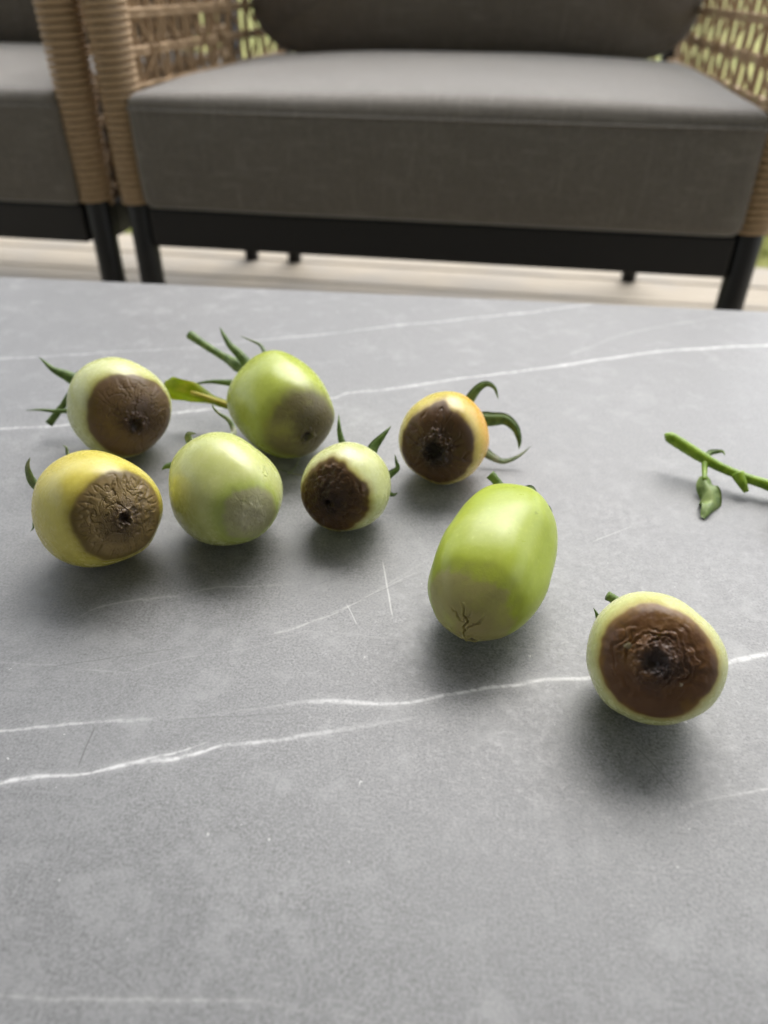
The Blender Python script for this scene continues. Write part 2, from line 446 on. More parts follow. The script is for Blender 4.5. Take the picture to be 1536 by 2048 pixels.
def make_back(dx, label, seed):
    t = empty('back_cushion', W(dx, .462, .376), CH_YAW)
    hx, hy, hz = .345, .085, .215; tilt = R_(12)
    def fn(u, v, w):
        u, v, w = warp(u), warp(v), warp(w)
        # pillow: thick in the middle, pinched at the border
        e = max(abs(u), abs(w)); ru = (abs(u)**7+abs(w)**7)**(1/7)
        k = 1 if ru < 1e-6 else max(abs(u), abs(w))/ru
        x, z = u*hx*k, w*hz*k
        th = max(.10, (1-abs(u)**3.2))**.5*max(.10, (1-abs(w)**3.0))**.5
        y = v*hy*th*(1+.10*float(vn(np.array([[x*8+seed, z*8, v]]), seed)[0]))
        y += .006*float(vn(np.array([[x*14, z*10+seed, 2.2]]), seed+3)[0])
        z += -.012*(1-u*u)*(1 if w < 0 else 0)*abs(w)
        zz = z+hz+.012
        return (x, y+math.sin(tilt)*zz, zz*math.cos(tilt))
    V, Fc = superbox(44, 10, 36, fn); mesh_obj('cover', V, Fc, FAB, t)
    P = []
    for i in range(120):
        a = 2*math.pi*i/120; c, s = math.cos(a), math.sin(a); kk = 1/((abs(c)**7+abs(s)**7)**(1/7))
        u, w = c*kk, s*kk; x, z = u*hx*1.004, w*hz*1.004
        z += -.012*(1-u*u)*(1 if w < 0 else 0)*abs(w); zz = z+hz+.012
        P.append((x, math.sin(tilt)*zz, zz*math.cos(tilt)))
    P.append(P[0]); V, Fc = tube(P, .0042, 6, ref=(0, 1, 0), caps=False); mesh_obj('piping', V, Fc, FAB, t)
    return tag(t, label, 'cushion', 'back cushions')
make_seat(0, 'thick grey brown seat cushion on the chair straight behind the table')
make_seat(-.777, 'grey brown seat cushion cut off by the left edge')
make_back(0, 'plump dark grey back cushion leaning at the top middle', 4)
make_back(-.777, 'dark grey back cushion in the top left corner', 9)

# ------------------------------------------------------------------ table
TA = np.array(at_z(0, 552)); TB = np.array(at_z(1536, 622))
T_YAW = math.atan2(TB[1]-TA[1], TB[0]-TA[0]); TEX = np.array([math.cos(T_YAW), math.sin(T_YAW)]); TEY = np.array([-math.sin(T_YAW), math.cos(T_YAW)])
TMID = TA[:2]+(TB[:2]-TA[:2])*.5                       # middle of the far edge = local (0,0)
def tl(x, y):
    q = at_z(x, y)[:2]-TMID; return float(q@TEX), float(q@TEY)
def M_table():
    m = NT('grey_stone_top'); o = m.obj()
    sep = m.n('ShaderNodeSeparateXYZ'); m.l(o, sep.inputs[0]); X, Y = sep.outputs[0], sep.outputs[1]
    # ground colour: fine speckle, mid mottling, large clouds
    sp = m.noise(o, 1050, 2, .6); sp2 = m.noise(o, 420, 2, .55); md = m.noise(o, 70, 4, .6); md2 = m.noise(m.mapping(o, loc=(3, 1, 2)), 26, 5, .62, .6); bg_ = m.noise(o, 6, 4, .55)
    c = m.mix(m.mr(sp, .30, .70, smooth=False), (0.112, 0.113, 0.115), (0.290, 0.292, 0.294))
    c = m.mix(m.mr(sp2, .38, .70, 0, .32), c, (0.325, 0.328, 0.332))
    c = m.mix(m.mr(md, .50, .70, 0, .40), c, (0.36, 0.362, 0.364))
    c = m.mix(m.mr(md2, .50, .72, 0, .24), c, (0.34, 0.342, 0.344))
    c = m.mix(m.mr(bg_, .38, .66, .42, .0), c, (0.190, 0.193, 0.198))
    dk = m.noise(m.mapping(o, loc=(7, 7, 7)), 700, 1); c = m.mix(m.mr(dk, .70, .76, 0, .55), c, (0.10, 0.10, 0.10))
    cr = m.noise(m.mapping(o, loc=(2, 9, 4)), 330, 2, .5); c = m.mix(m.mr(cr, .765, .79, 0, .7), c, (0.60, 0.60, 0.59))
    pt = m.noise(m.mapping(o, loc=(5, 2, 8)), 38, 5, .7, 1.2); c = m.mix(m.mr(m.math('ABSOLUTE', m.math('SUBTRACT', pt, .5)), 0, .028, .30, 0), c, (0.15, 0.152, 0.156))
    def vein(pts, width, col, inten, wob=.0012, core=.5, wobs=55):
        nonlocal c
        L = [tl(x, y) for x, y in pts]; x0, x1 = L[0][0], L[-1][0]; ys = [q[1] for q in L]; y0, y1 = min(ys)-.01, max(ys)+.01
        u = m.mr(X, x0, x1, smooth=False)
        fc = m.n('ShaderNodeFloatCurve'); cu = fc.mapping.curves[0]; m.l(u, fc.inputs['Value'])
        while len(cu.points) < len(L): cu.points.new(.5, .5)
        for p, q in zip(cu.points, L): p.location = ((q[0]-x0)/(x1-x0), (q[1]-y0)/(y1-y0)); p.handle_type = 'AUTO_CLAMPED'
        fc.mapping.update()
        f = m.math('MULTIPLY_ADD', fc.outputs[0], y1-y0, y0)
        wn1 = m.math('MULTIPLY', m.math('SUBTRACT', m.noise(o, wobs, 3, .6), .5), wob*2)
        d = m.math('ABSOLUTE', m.math('ADD', m.math('SUBTRACT', Y, f), wn1))
        fi = m.n('ShaderNodeFloatCurve'); cu = fi.mapping.curves[0]; m.l(u, fi.inputs['Value'])
        while len(cu.points) < len(inten): cu.points.new(.5, .5)
        for p, q in zip(cu.points, inten): p.location = q; p.handle_type = 'AUTO_CLAMPED'
        fi.mapping.update()
        wv = m.mr(m.noise(m.mapping(o, loc=(1, 5, 2)), 24, 3), .25, .75, width*.5, width*1.5, smooth=False)
        edge = m.mr(d, 0.0, wv, 1.0, 0.0); halo = m.mr(d, 0.0, m.math('MULTIPLY', wv, 2.6), .18, 0.0)
        brk = m.math('MULTIPLY', m.mr(sp2, .30, .62, .35, 1.0), m.mr(md, .25, .60, .55, 1.0))
        msk = m.math('MULTIPLY', m.math('MULTIPLY', m.math('MAXIMUM', edge, halo), fi.outputs[0]), brk, clamp=True)
        c = m.mix(msk, c, col)
    WH = (0.64, 0.64, 0.64); full = [(0, 1), (1, 1)]
    vein([(-160,1592),(0,1565),(70,1553),(150,1549),(210,1538),(280,1524),(345,1518),(400,1507),(450,1492),(540,1483),(620,1468),(700,1455),(790,1442),(900,1425)], .0016, WH, [(0,1),(.45,1),(.6,.8),(.75,.55),(.92,.16),(1,0)])
    vein([(262,1527),(300,1517),(340,1508),(385,1496),(420,1484)], .0009, WH, [(0,0),(.25,.9),(.7,.7),(1,0)])
    vein([(-200,1480),(0,1463),(100,1452),(170,1446),(300,1437),(430,1428),(500,1420),(560,1412),(600,1405),(650,1404),(700,1404),(768,1408),(830,1403),(900,1388),(960,1378),(1030,1370),(1080,1360),(1180,1356),(1300,1345),(1450,1325),(1536,1308),(1700,1285)], .0015, WH, [(0,.7),(.18,.6),(.28,.12),(.36,.3),(.43,.85),(.5,1),(.62,1),(.7,1),(1,1)])
    vein([(540,1268),(580,1260),(620,1245),(680,1222),(730,1195),(780,1165),(830,1135),(870,1112),(930,1085)], .0009, (0.50,0.50,0.49), [(0,0),(.15,.8),(.35,.7),(.6,.35),(.85,.3),(1,0)])
    vein([(640,1232),(690,1215),(740,1190),(800,1160),(850,1136)], .0005, (0.6,0.6,0.59), [(0,0),(.3,.6),(.7,.5),(1,0)])
    vein([(120,1255),(150,1240),(200,1215),(240,1207),(300,1200),(360,1190),(420,1175),(460,1172),(530,1172),(600,1165)], .0012, (0.5,0.5,0.49), [(0,0),(.2,.5),(.5,.35),(.7,.5),(.9,.3),(1,0)], wob=.003)
    vein([(-220,880),(0,857),(100,853),(130,850),(330,828),(520,808),(670,795),(690,787),(760,780),(820,772),(900,760),(980,750),(1060,740),(1150,727),(1230,715),(1320,703),(1420,696),(1536,690),(1800,670)], .0021, WH, [(0,.8),(.25,.75),(.4,.6),(.5,.95),(.7,1),(1,1)], wob=.002)
    vein([(-240,740),(0,718),(100,712),(260,702),(380,695),(520,680),(680,665),(800,650),(880,643),(950,635),(1060,625),(1150,612),(1220,603),(1330,590)], .0021, (0.52,0.525,0.53), [(0,.6),(.2,.6),(.35,.4),(.5,.7),(.8,.85),(1,.5)], wob=.002)
    vein([(1080,730),(1160,702),(1250,668),(1400,640),(1536,622)], .0022, (0.45,0.45,0.45), [(0,0),(.3,.35),(.7,.3),(1,.1)], wob=.003)
    vein([(1390,1602),(1430,1596),(1480,1587),(1536,1578),(1700,1555)], .0010, (0.58,0.58,0.57), [(0,0),(.2,.5),(1,.7)])
    vein([(0,1992),(60,1995),(300,2000),(400,1998),(500,2002),(620,2025)], .0008, (0.44,0.44,0.43), [(0,.5),(.5,.6),(1,.2)])
    vein([(250,1345),(330,1322),(420,1308),(520,1290),(610,1262)], .0007, (0.42,0.42,0.42), [(0,.3),(.5,.25),(1,.3)], wob=.002)
    def scratch(a, b, width, col, s):
        nonlocal c
        (ax, ay), (bx, by) = tl(*a), tl(*b); ln = math.hypot(bx-ax, by-ay); ux, uy = (bx-ax)/ln, (by-ay)/ln
        dx = m.math('SUBTRACT', X, ax); dy = m.math('SUBTRACT', Y, ay)
        al = m.math('MULTIPLY_ADD', dx, ux, m.math('MULTIPLY', dy, uy)); ac = m.math('MULTIPLY_ADD', dx, -uy, m.math('MULTIPLY', dy, ux))
        wb = m.math('MULTIPLY', m.math('SUBTRACT', m.noise(o, 90, 1), .5), width*2)
        e = m.mr(m.math('ABSOLUTE', m.math('ADD', ac, wb)), 0, width, s, 0); inn = m.math('MULTIPLY', m.mr(al, 0, ln*.15), m.mr(al, ln*.8, ln, 1, 0))
        c = m.mix(m.math('MULTIPLY', e, inn), c, col)
    DKC = (0.10, 0.10, 0.10); LT = (0.62, 0.62, 0.61)
    scratch((190,1450), (155,1540), .0005, DKC, .7); scratch((1262,1482), (1385,1615), .0005, DKC, .6)
    scratch((764,1118), (787,1244), .0005, LT, .7); scratch((692,1206), (716,1252), .0004, LT, .6)
    scratch((690,1213), (860,1140), .0004, DKC, .5); scratch((655,1840), (760,1862), .0004, DKC, .4)
    scratch((60,1340), (400,1290), .0004, DKC, .45); scratch((330,1440), (620,1424), .0004, DKC, .4)
    scratch((170,1905), (330,2030), .0006, DKC, .25); scratch((1180,1085), (1270,1050), .0004, LT, .4)
    m.col(c); m.rough(m.mr(sp2, .2, .8, .40, .56)); m.spec(.5)
    h = m.math('ADD', m.math('MULTIPLY', sp, .6), m.math('MULTIPLY', md, .5)); m.bump(h, .14, .0005)
    return m.m
TMAT = M_table()
table = empty('coffee_table', (TMID[0], TMID[1], 0), T_YAW); tag(table, 'low coffee table with grey stone top and white veins', 'table')
bm = bm_box((-.62, -.78, TZ-.012), (.62, 0, TZ), .0022, 3)
bm_obj('table_top', bm, TMAT, table)
for sx in (-.59, .55):
    for sy in (-.75, -.07):
        bm_obj('leg', bm_box((sx, sy, 0), (sx+.04, sy+.04, TZ-.0135), .002), METAL, table)
for lo, hi in (((-.549, -.066, TZ-.05), (.549, -.034, TZ-.0135)), ((-.549, -.746, TZ-.05), (.549, -.714, TZ-.0135)), ((-.586, -.709, TZ-.05), (-.554, -.071, TZ-.0135)), ((.554, -.709, TZ-.05), (.586, -.071, TZ-.0135))):
    bm_obj('apron', bm_box(lo, hi, .002), METAL, table)

# ------------------------------------------------------------------ tomatoes
def M_green(name, c0, c1, c2=None, rough=.5):
    m = NT(name); o = m.obj(); a = m.noise(o, 260, 2); b = m.noise(m.mapping(o, (1, 1, 1)), 1600, 1)
    c = m.mix(m.mr(a, .3, .7), c0, c1)
    if c2: c = m.mix(m.mr(m.noise(o, 120, 3), .48, .66, 0, .9), c, c2)
    c = m.mix(m.mr(b, .45, .8, 0, .35), c, tuple(min(1, q*1.9+.02) for q in c1))
    m.col(c); m.rough(rough); m.spec(.35); m.b.inputs['Subsurface Weight'].default_value = .08
    m.b.inputs['Subsurface Radius'].default_value = (.002, .003, .0008); m.b.inputs['Subsurface Scale'].default_value = .5
    m.bump(b, .3, .0003); return m.m
SEP = M_green('sepal_green', (0.060, 0.105, 0.022), (0.125, 0.190, 0.050))
SEPP = M_green('sepal_pale', (0.11, 0.16, 0.075), (0.24, 0.28, 0.15), (0.33, 0.32, 0.22))
STEM = M_green('stem_green', (0.075, 0.130, 0.030), (0.16, 0.23, 0.06))
STALK = M_green('stalk_bright', (0.15, 0.26, 0.012), (0.25, 0.38, 0.03), rough=.4)
def translucent(mat, col, f=.45):
    t = mat.node_tree; tr = t.nodes.new('ShaderNodeBsdfTranslucent'); tr.inputs['Color'].default_value = (*col, 1)
    mx = t.nodes.new('ShaderNodeMixShader'); mx.inputs[0].default_value = f
    out = [n for n in t.nodes if n.type == 'OUTPUT_MATERIAL'][0]; pb = [n for n in t.nodes if n.type == 'BSDF_PRINCIPLED'][0]
    t.links.new(pb.outputs[0], mx.inputs[1]); t.links.new(tr.outputs[0], mx.inputs[2]); t.links.new(mx.outputs[0], out.inputs['Surface']); return mat
YLEAF = M_green('yellowing_leaf', (0.17, 0.24, 0.010), (0.32, 0.36, 0.025), (0.52, 0.45, 0.07)); translucent(YLEAF, (.50, .58, .03))

def M_tomato(name, skin_a, skin_b, blush, les_edge, les_mid, les_dark, tip_dark=.8, gloss=.27, halo=(.30, .25, .05), br=(.25, -.9, .75), side=False, dk_=.82):
    m = NT(name); o = m.obj()
    rot, g, u, hh = m.attr('rot'), m.attr('lrad'), m.attr('axis'), m.attr('relief')
    n1 = m.noise(o, 55, 4, .6); n2 = m.noise(o, 1400, 1); n3 = m.noise(o, 240, 4, .65)
    sk = m.mix(m.mr(n1, .3, .7), skin_a, skin_b)
    bf = m.mr(u, br[0], br[1], 0, br[2])
    if side: bf = m.math('MULTIPLY', bf, m.mr(m.attr('side'), .0, .75, .12, 1.0))
    sk = m.mix(bf, sk, blush)
    n4 = m.noise(o, 620, 2); sk = m.mix(m.mr(n4, .35, .70, .16, 0), sk, tuple(q*.75 for q in skin_a)); sk = m.mix(m.mr(n4, .60, .78, 0, .22), sk, tuple(min(.9, q*1.2+.06) for q in skin_b))
    sk = m.mix(m.mr(n2, .60, .78, 0, .10), sk, tuple(min(.95, q*1.35+.05) for q in skin_b))
    sk = m.mix(m.mr(m.noise(m.mapping(o, loc=(3, 3, 3)), 300, 1), .74, .80, 0, .35), sk, tuple(q*.45 for q in skin_a))
    les_edge, les_mid, les_dark = [tuple(q*dk_ for q in t_) for t_ in (les_edge, les_mid, les_dark)]
    gg = m.math('ADD', g, m.math('MULTIPLY', m.math('SUBTRACT', n1, .5), 1.1))
    le = m.ramp(gg, [(0.0, les_dark), (.14, les_dark), (.40, tuple((a+b)/2 for a, b in zip(les_dark, les_mid))), (.62, les_mid), (.86, les_mid), (1.0, les_edge)])
    le = m.mix(m.mr(n3, .40, .74, 0, .40), le, tuple(q*.62 for q in les_mid))
    le = m.mix(m.mr(n1, .5, .75, 0, .40), le, tuple(min(1, q*1.5) for q in les_edge))
    le = m.mix(m.mr(hh, .25, 1.0, 0, .15), le, tuple(min(1, q*1.55) for q in les_mid))  # raised wrinkles painted lighter, highlights put into the colour
    sk = m.mix(m.math('MULTIPLY', m.attr('halo'), .85), sk, halo)
    c = m.mix(rot, sk, le); c = m.mix(m.math('MULTIPLY', m.attr('tip'), tip_dark, clamp=True), c, (.012, .007, .006)); c = m.mix(m.attr('pale'), c, (.42, .36, .26))
    m.col(c)
    m.rough(m.math('ADD', m.mr(rot, 0, 1, gloss, .44), m.math('MULTIPLY', m.math('SUBTRACT', n3, .5), .14)))
    m.spec(.38); m.b.inputs['Subsurface Weight'].default_value = .30; m.b.inputs['Subsurface Radius'].default_value = (.0035, .0040, .0012)
    m.b.inputs['Subsurface Scale'].default_value = .7
    hb = m.math('ADD', m.math('MULTIPLY', m.math('MULTIPLY', n3, rot), 1.0), m.math('MULTIPLY', n2, .012)); m.bump(hb, .22, .0007)
    return m.m

def tomato(name, par, prof, lob, les, wr, mat, nt=250, nph=300, seed=1):
    """par: x,y,R,L,az,el   prof: p,a   lob: list of (k, amp, phase)   les: (offset, offset azimuth, radius, soft, irregular, depth)"""
    x, y, R, L, az, el = par; az, el = R_(az), R_(el); p, a = prof
    # rows: denser on the blossom half
    s = np.linspace(0, 1, nt); t = math.pi*(1-(1-s)**1.45); t = np.clip(t, .012, math.pi-.010)[:, None]
    if isinstance(p, list):
        pr = catmull([(q[0], q[1], 0) for q in p], 24); al = np.concatenate([[0], np.cumsum(np.linalg.norm(np.diff(pr, axis=0), axis=1))]); al /= al[-1]; sv = 1-(1-s)**1.3
        pu = np.interp(sv, al, pr[:, 0])[:, None]; pq = np.maximum(np.interp(sv, al, pr[:, 1]), .004)[:, None]; t = np.arccos(np.clip(-pu*2, -.9999, .9999))
    ph = np.linspace(0, 2*math.pi, nph, endpoint=False)[None]
    lobe = 1+0*ph*t
    for k, am, p0 in lob: lobe = lobe+am*np.cos(k*ph+p0)*np.sin(t)**.7
    if isinstance(p, list): rho = R*pq*lobe; uu = L*pu+0*ph
    else:
        rho = R*np.sin(t)**p*(1+a*np.cos(t))*lobe; uu = -L/2*np.cos(t)+0*ph
        uu = uu+.0038*np.exp(-(t/.30)**2)                       # dimple at the stem end
    B = np.stack([uu, rho*np.cos(ph), rho*np.sin(ph)], -1).reshape(-1, 3)
    low = fbm(B/R*1.1+seed*3.1, 2, seed)
    nrm = B/np.array([L/2, R, R])**2*R; nrm /= np.linalg.norm(nrm, axis=1)[:, None]+1e-12
    B = B+nrm*(low*R*.045)[:, None]
    # lesion polar coordinates
    q = B/np.array([L/2, R, R]); q /= np.linalg.norm(q, axis=1)[:, None]+1e-12
    ox, oy, rad, soft, irr, dep = les; hal = wr.get('halo', .24)
    d = np.array([math.cos(az)*math.cos(el), math.sin(az)*math.cos(el), math.sin(el)]); e1 = np.array([-math.sin(az), math.cos(az), 0.]); e2 = np.cross(d, e1)
    w_ = math.radians(ox)*RT+math.radians(oy)*UP; w_ = w_-d*(w_@d); cw = d+w_; cw /= np.linalg.norm(cw)
    c = np.array([cw@d, cw@e1, cw@e2])
    gam = np.arccos(np.clip(q@c, -1, 1))
    upb = np.array([UP@d, UP@e1, UP@e2]); f2 = upb-c*(upb@c); f2 /= np.linalg.norm(f2); f1 = np.cross(f2, c)
    if f1@np.array([RT@d, RT@e1, RT@e2]) < 0: f1 = -f1
    A = np.arctan2(q@f2, q@f1)
    circ = np.stack([np.cos(A), np.sin(A), 0*A], 1)
    bound = R_(rad)*(1+wr.get('peak', 0)*np.exp(-((A-1.45)/.22)**2)+irr*fbm(circ*1.3+seed, 2, seed+5)+irr*.45*fbm(circ*5+seed, 2, seed+6))
    g = gam/bound
    rot = 1-ss(1-soft, 1+soft*.6, g)
    inn = 1-ss(.78, 1.0, g)
    # relief
    def crack(n, w): return np.clip(1-np.abs(n)/w, 0, 1)**1.3
    def P3(ka, kg, z): return np.stack([np.cos(A)*ka+z, np.sin(A)*ka, g*kg+z*.37], 1)
    h = np.zeros_like(g)
    wp = fbm(q*5+seed, 2, seed+9)*.10
    band = ss(wr.get('r0', .30), wr.get('r0', .30)+.2, g)*(1-ss(.86, 1.02, g))
    if wr.get('radial'): h -= wr['radial']*crack(vn(P3(wr.get('rk', 6), 1.6, seed)+wp[:, None]*3, seed+1), .17)*band
    if wr.get('ring'):
        g2 = g+wp*wr.get('rw', 1.4)
        h -= wr['ring']*crack(vn(P3(1.1, wr.get('rn', 9), seed+2)+np.stack([0*g, 0*g, (g2-g)*9], 1), seed+2), .20)*ss(.12, .3, g)*(1-ss(.66, .82, g))
    if wr.get('crackle'):
        n = vn(q*wr.get('cf', 17)+wp[:, None]*9, seed+3); h -= wr['crackle']*crack(n, .11)*(1-ss(.70, .92, g))
        n = vn(q*wr.get('cf', 17)*2.1+wp[:, None]*14, seed+4); h -= wr['crackle']*.5*crack(n, .13)*(1-ss(.55, .85, g))
    if wr.get('fold'):
        fa, ff = wr['fold']; fx = g*np.cos(A)+.06; fy = g*np.sin(A)-.05; fr = np.hypot(fx, fy*.9); sp_ = np.arctan2(fy, fx)/(2*math.pi)
        wv = fbm(q*4.5+seed, 3, seed+15); msk = ss(.10, .22, fr)*(1-ss(.52, .80, fr+.22*wv))*np.clip(.55+1.3*vn(q*3.2+4, seed+16), .08, 1)
        h += fa*np.sin(2*math.pi*(fr*ff+sp_+wv*1.5))*msk; h += fa*.35*np.sin(2*math.pi*(fr*ff*2.6+wv*3.4))*msk
    if wr.get('lump'): h += wr['lump']*fbm(q*9+seed, 3, seed+7)*(1-ss(.75, 1.0, g))
    for (ca, cb, wdt, dp) in wr.get('lines', []):        # single creases: curves in the lesion's plane (g*cos, g*sin)
        gx, gy = g*np.cos(A), g*np.sin(A); pa = np.array(ca); pb = np.array(cb); d = pb-pa; tt = np.clip(((gx-pa[0])*d[0]+(gy-pa[1])*d[1])/(d@d), 0, 1)
        wob = .05*np.sin(tt*9+seed)+.03*np.sin(tt*23)
        dd = np.hypot(gx-pa[0]-d[0]*tt-wob*d[1], gy-pa[1]-d[1]*tt+wob*d[0])
        h -= dp*np.exp(-(dd/wdt)**2)*np.sin(np.pi*np.clip(tt*.9+.08, 0, 1)) - dp*.18*np.exp(-((dd-wdt*2.2)/wdt)**2)*(tt > 0)*(tt < 1)
    relief = np.clip(.5+h/.0010, 0, 1)*inn
    h = h*inn - dep*(1-ss(.45, 1.0, g))
    nub = wr.get('nub', (0, .10)); nc = wr.get('nubc', (0, 0))
    gn = np.hypot(g*np.cos(A)-nc[0], g*np.sin(A)-nc[1])*(1+.35*fbm(q*16+seed, 2, seed+12))
    h -= nub[0]*np.exp(-(gn/nub[1])**2)*1.2; h += nub[0]*.7*np.exp(-((gn-nub[1]*1.7)/(nub[1]*.7))**2)*(1+.9*vn(q*14, 8))
    tipm = 1-ss(nub[1]*.8, nub[1]*1.9, gn); pale = 0*g
    for (sx, sy, sz, kd) in wr.get('spots', []):
        e = 1-ss(sz*.5, sz, np.hypot(g*np.cos(A)-sx, (g*np.sin(A)-sy)*(.55 if kd else 1.6))*(1+.9*fbm(q*30, 2, 3)))
        if kd: tipm = np.maximum(tipm, e*.9); h -= e*.0004
        else: pale = np.maximum(pale, e*.8); h += e*.0002
    B = B+nrm*h[:, None]
    d = np.array([math.cos(az)*math.cos(el), math.sin(az)*math.cos(el), math.sin(el)]); e1 = np.array([-math.sin(az), math.cos(az), 0.]); e2 = np.cross(d, e1)
    Wd = B[:, :1]*d+B[:, 1:2]*e1+B[:, 2:]*e2
    zmin = Wd[:, 2].min(); cz = TZ-zmin
    Fc = []
    N2 = nph
    i = np.arange(nt-1)[:, None]; k = np.arange(nph)[None]; k2 = (k+1) % nph
    quads = np.stack([i*N2+k, (i+1)*N2+k, (i+1)*N2+k2, i*N2+k2], -1).reshape(-1, 4)
    V = np.vstack([Wd, Wd[:nph].mean(0), Wd[-nph:].mean(0)])
    n0 = nt*nph
    tri = [(n0, kk, (kk+1) % nph) for kk in range(nph)]+[(n0+1, (nt-1)*nph+(kk+1) % nph, (nt-1)*nph+kk) for kk in range(nph)]
    V = V-np.array([0, 0, zmin])                                # local: contact point below the centre
    root = empty('tomato', (x, y, TZ))
    me = bpy.data.meshes.new('body'); me.from_pydata(V.tolist(), [], quads.tolist()+tri); me.update()
    me.polygons.foreach_set('use_smooth', [True]*len(me.polygons)); me.materials.append(mat)
    for nm, arr in (('rot', rot), ('lrad', np.clip(g, 0, 1.5)), ('axis', B[:, 0]/(L/2)), ('relief', relief), ('tip', tipm), ('pale', pale), ('side', (Wd@RT)/R), ('halo', 1-ss(.92, 1.0+hal, g))):
        at = me.attributes.new(nm, 'FLOAT', 'POINT'); full = np.concatenate([arr, [arr[:nph].mean(), arr[-nph:].mean()]]); at.data.foreach_set('value', full.astype(np.float32))
    b = link(bpy.data.objects.new('body', me), root)
    S = np.array([x, y, cz])-d*(L/2-.004)
    return root, S, d
def local(V, root): return np.asarray(V)-np.array(root.location)
def px_path(S, pts, n=7):
    """path starting at the stem point S through photo points given as (x, y, offset in depth from S)"""
    ds = depth(S); P = [S] if S is not None else []
    for a in pts:
        p = at_d(a[0], a[1], ds+a[2])
        if p[2] < TZ+.0015: p = at_z(a[0], a[1], TZ+.0015)
        P.append(p)
    return catmull(P, n)
def sepal(root, S, pts, width, mat=None, fold=.35, twist=0.0, prof=None, wav=0.0, start=True):
    P = px_path(S, pts) if start else px_path(S, pts)[7:]
    rg = np.random.default_rng(int(abs(pts[0][0]*7+pts[-1][1]))); k = len(P); P = P+ss(.5, 1, np.linspace(0, 1, k))[:, None]*rg.normal(0, .0006, (1, 3))*np.sin(np.linspace(0, 7, k))[:, None]; P[:, 2] = np.maximum(P[:, 2], TZ+.0008)
    V, Fc = blade(P, width, FW, fold=fold, twist=twist, profile=prof, wav=wav, thick=max(.0005, width*.06))
    return mesh_obj('sepal', local(V, root), Fc, mat or SEP, root)
def stalk(root, S, pts, r, mat=None, name='stem', seed=0):
    P = px_path(S, pts, 6); rr = np.interp(np.linspace(0, 1, len(P)), np.linspace(0, 1, len(r)), r); rng = random.Random(seed)
    V, Fc = tube(P, rr, 10, jitter=.06, rng=rng); return mesh_obj(name, local(V, root), Fc, mat or STEM, root)
def scar(root, S, d, par, off, size, seed):
    pass

PALE_A, PALE_B = (0.57, 0.60, 0.255), (0.67, 0.69, 0.34)
mt = [None]*9
mt[1] = M_tomato('tomato_yellow', (0.64, 0.55, 0.105), (0.70, 0.62, 0.15), (0.64, 0.51, 0.09), (0.170, 0.115, 0.024), (0.270, 0.185, 0.070), (0.105, 0.064, 0.026), halo=(.36, .28, .05))
mt[2] = M_tomato('tomato_pale_rot', PALE_A, PALE_B, (0.55, 0.60, 0.22), (0.155, 0.098, 0.024), (0.175, 0.108, 0.054), (0.060, 0.030, 0.020), halo=(.36, .33, .08))
mt[3] = M_tomato('tomato_green_grey', (0.42, 0.49, 0.085), (0.50, 0.57, 0.13), (0.47, 0.54, 0.12), (0.27, 0.27, 0.065), (0.195, 0.165, 0.080), (0.085, 0.064, 0.032), halo=(.36, .41, .08))
mt[4] = M_tomato('tomato_pale_grey', (0.54, 0.58, 0.205), (0.62, 0.65, 0.27), (0.54, 0.59, 0.20), (0.33, 0.38, 0.10), (0.35, 0.335, 0.175), (0.40, 0.37, 0.24), tip_dark=0.0, halo=(.38, .45, .09), dk_=1.0)
mt[5] = M_tomato('tomato_small_rot', PALE_A, PALE_B, (0.58, 0.62, 0.27), (0.175, 0.098, 0.016), (0.105, 0.052, 0.018), (0.040, 0.019, 0.011), halo=(.34, .26, .05))
mt[6] = M_tomato('tomato_orange_blush', (0.66, 0.57, 0.15), (0.71, 0.63, 0.20), (0.78, 0.40, 0.040), (0.150, 0.080, 0.022), (0.110, 0.054, 0.020), (0.020, 0.010, 0.008), halo=(.38, .25, .06), br=(.75, -.05, .95), side=True)
mt[7] = M_tomato('tomato_long_green', (0.37, 0.45, 0.045), (0.45, 0.52, 0.090), (0.41, 0.50, 0.065), (0.34, 0.39, 0.048), (0.37, 0.34, 0.120), (0.36, 0.30, 0.125), gloss=.30, halo=(.36, .42, .05), dk_=1.0)
mt[8] = M_tomato('tomato_pale_round', (0.60, 0.62, 0.255), (0.68, 0.69, 0.33), (0.61, 0.63, 0.27), (0.235, 0.118, 0.016), (0.155, 0.070, 0.024), (0.045, 0.026, 0.022), tip_dark=.5, halo=(.40, .30, .06))

T = {}
T[1] = tomato('t1', (-.1159, .2442, .0241, .0544, -47.5, 19.2), (.82, .10), [(2, .016, .5), (3, .024, 1.2), (5, .012, .3)], (3, 0, 48, .075, .08, .0024),
   dict(radial=.0007, r0=.60, rk=9, ring=.0007, rn=6, rw=2.2, crackle=.0004, cf=13, nub=(.0014, .09)), mt[1], seed=3)
T[2] = tomato('t2', (-.1329, .3314, .0245, .0513, -55.6, 6.2), (.85, .05), [(3, .016, .2), (4, .010, 1)], (1, 5, 58, .075, .09, .0016),
   dict(radial=.0003, rk=4, crackle=.0005, cf=7, nub=(.0014, .10), nubc=(0, -.12)), mt[2], seed=5)
T[3] = tomato('t3', (-.0521, .3364, .0246, .0614, -60.7, -.1), (.78, .05), [(4, .022, .6), (3, .012, 2)], (-1, 4, 50, .30, .12, .0006),
   dict(crackle=.0002, cf=14, nub=(.0008, .08), nubc=(.04, -.15), halo=.3), mt[3], seed=8)
T[4] = tomato('t4', (-.0671, .2607, .0233, .0522, -59.1, 5.3), (.84, .12), [(3, .030, .9), (5, .010, 0)], (2, 0, 33, .20, .12, .0003),
   dict(crackle=.00008, cf=12, nub=(.0003, .2), spots=[(.72, 1.42, .10, 1)], halo=.45), mt[4], seed=11)
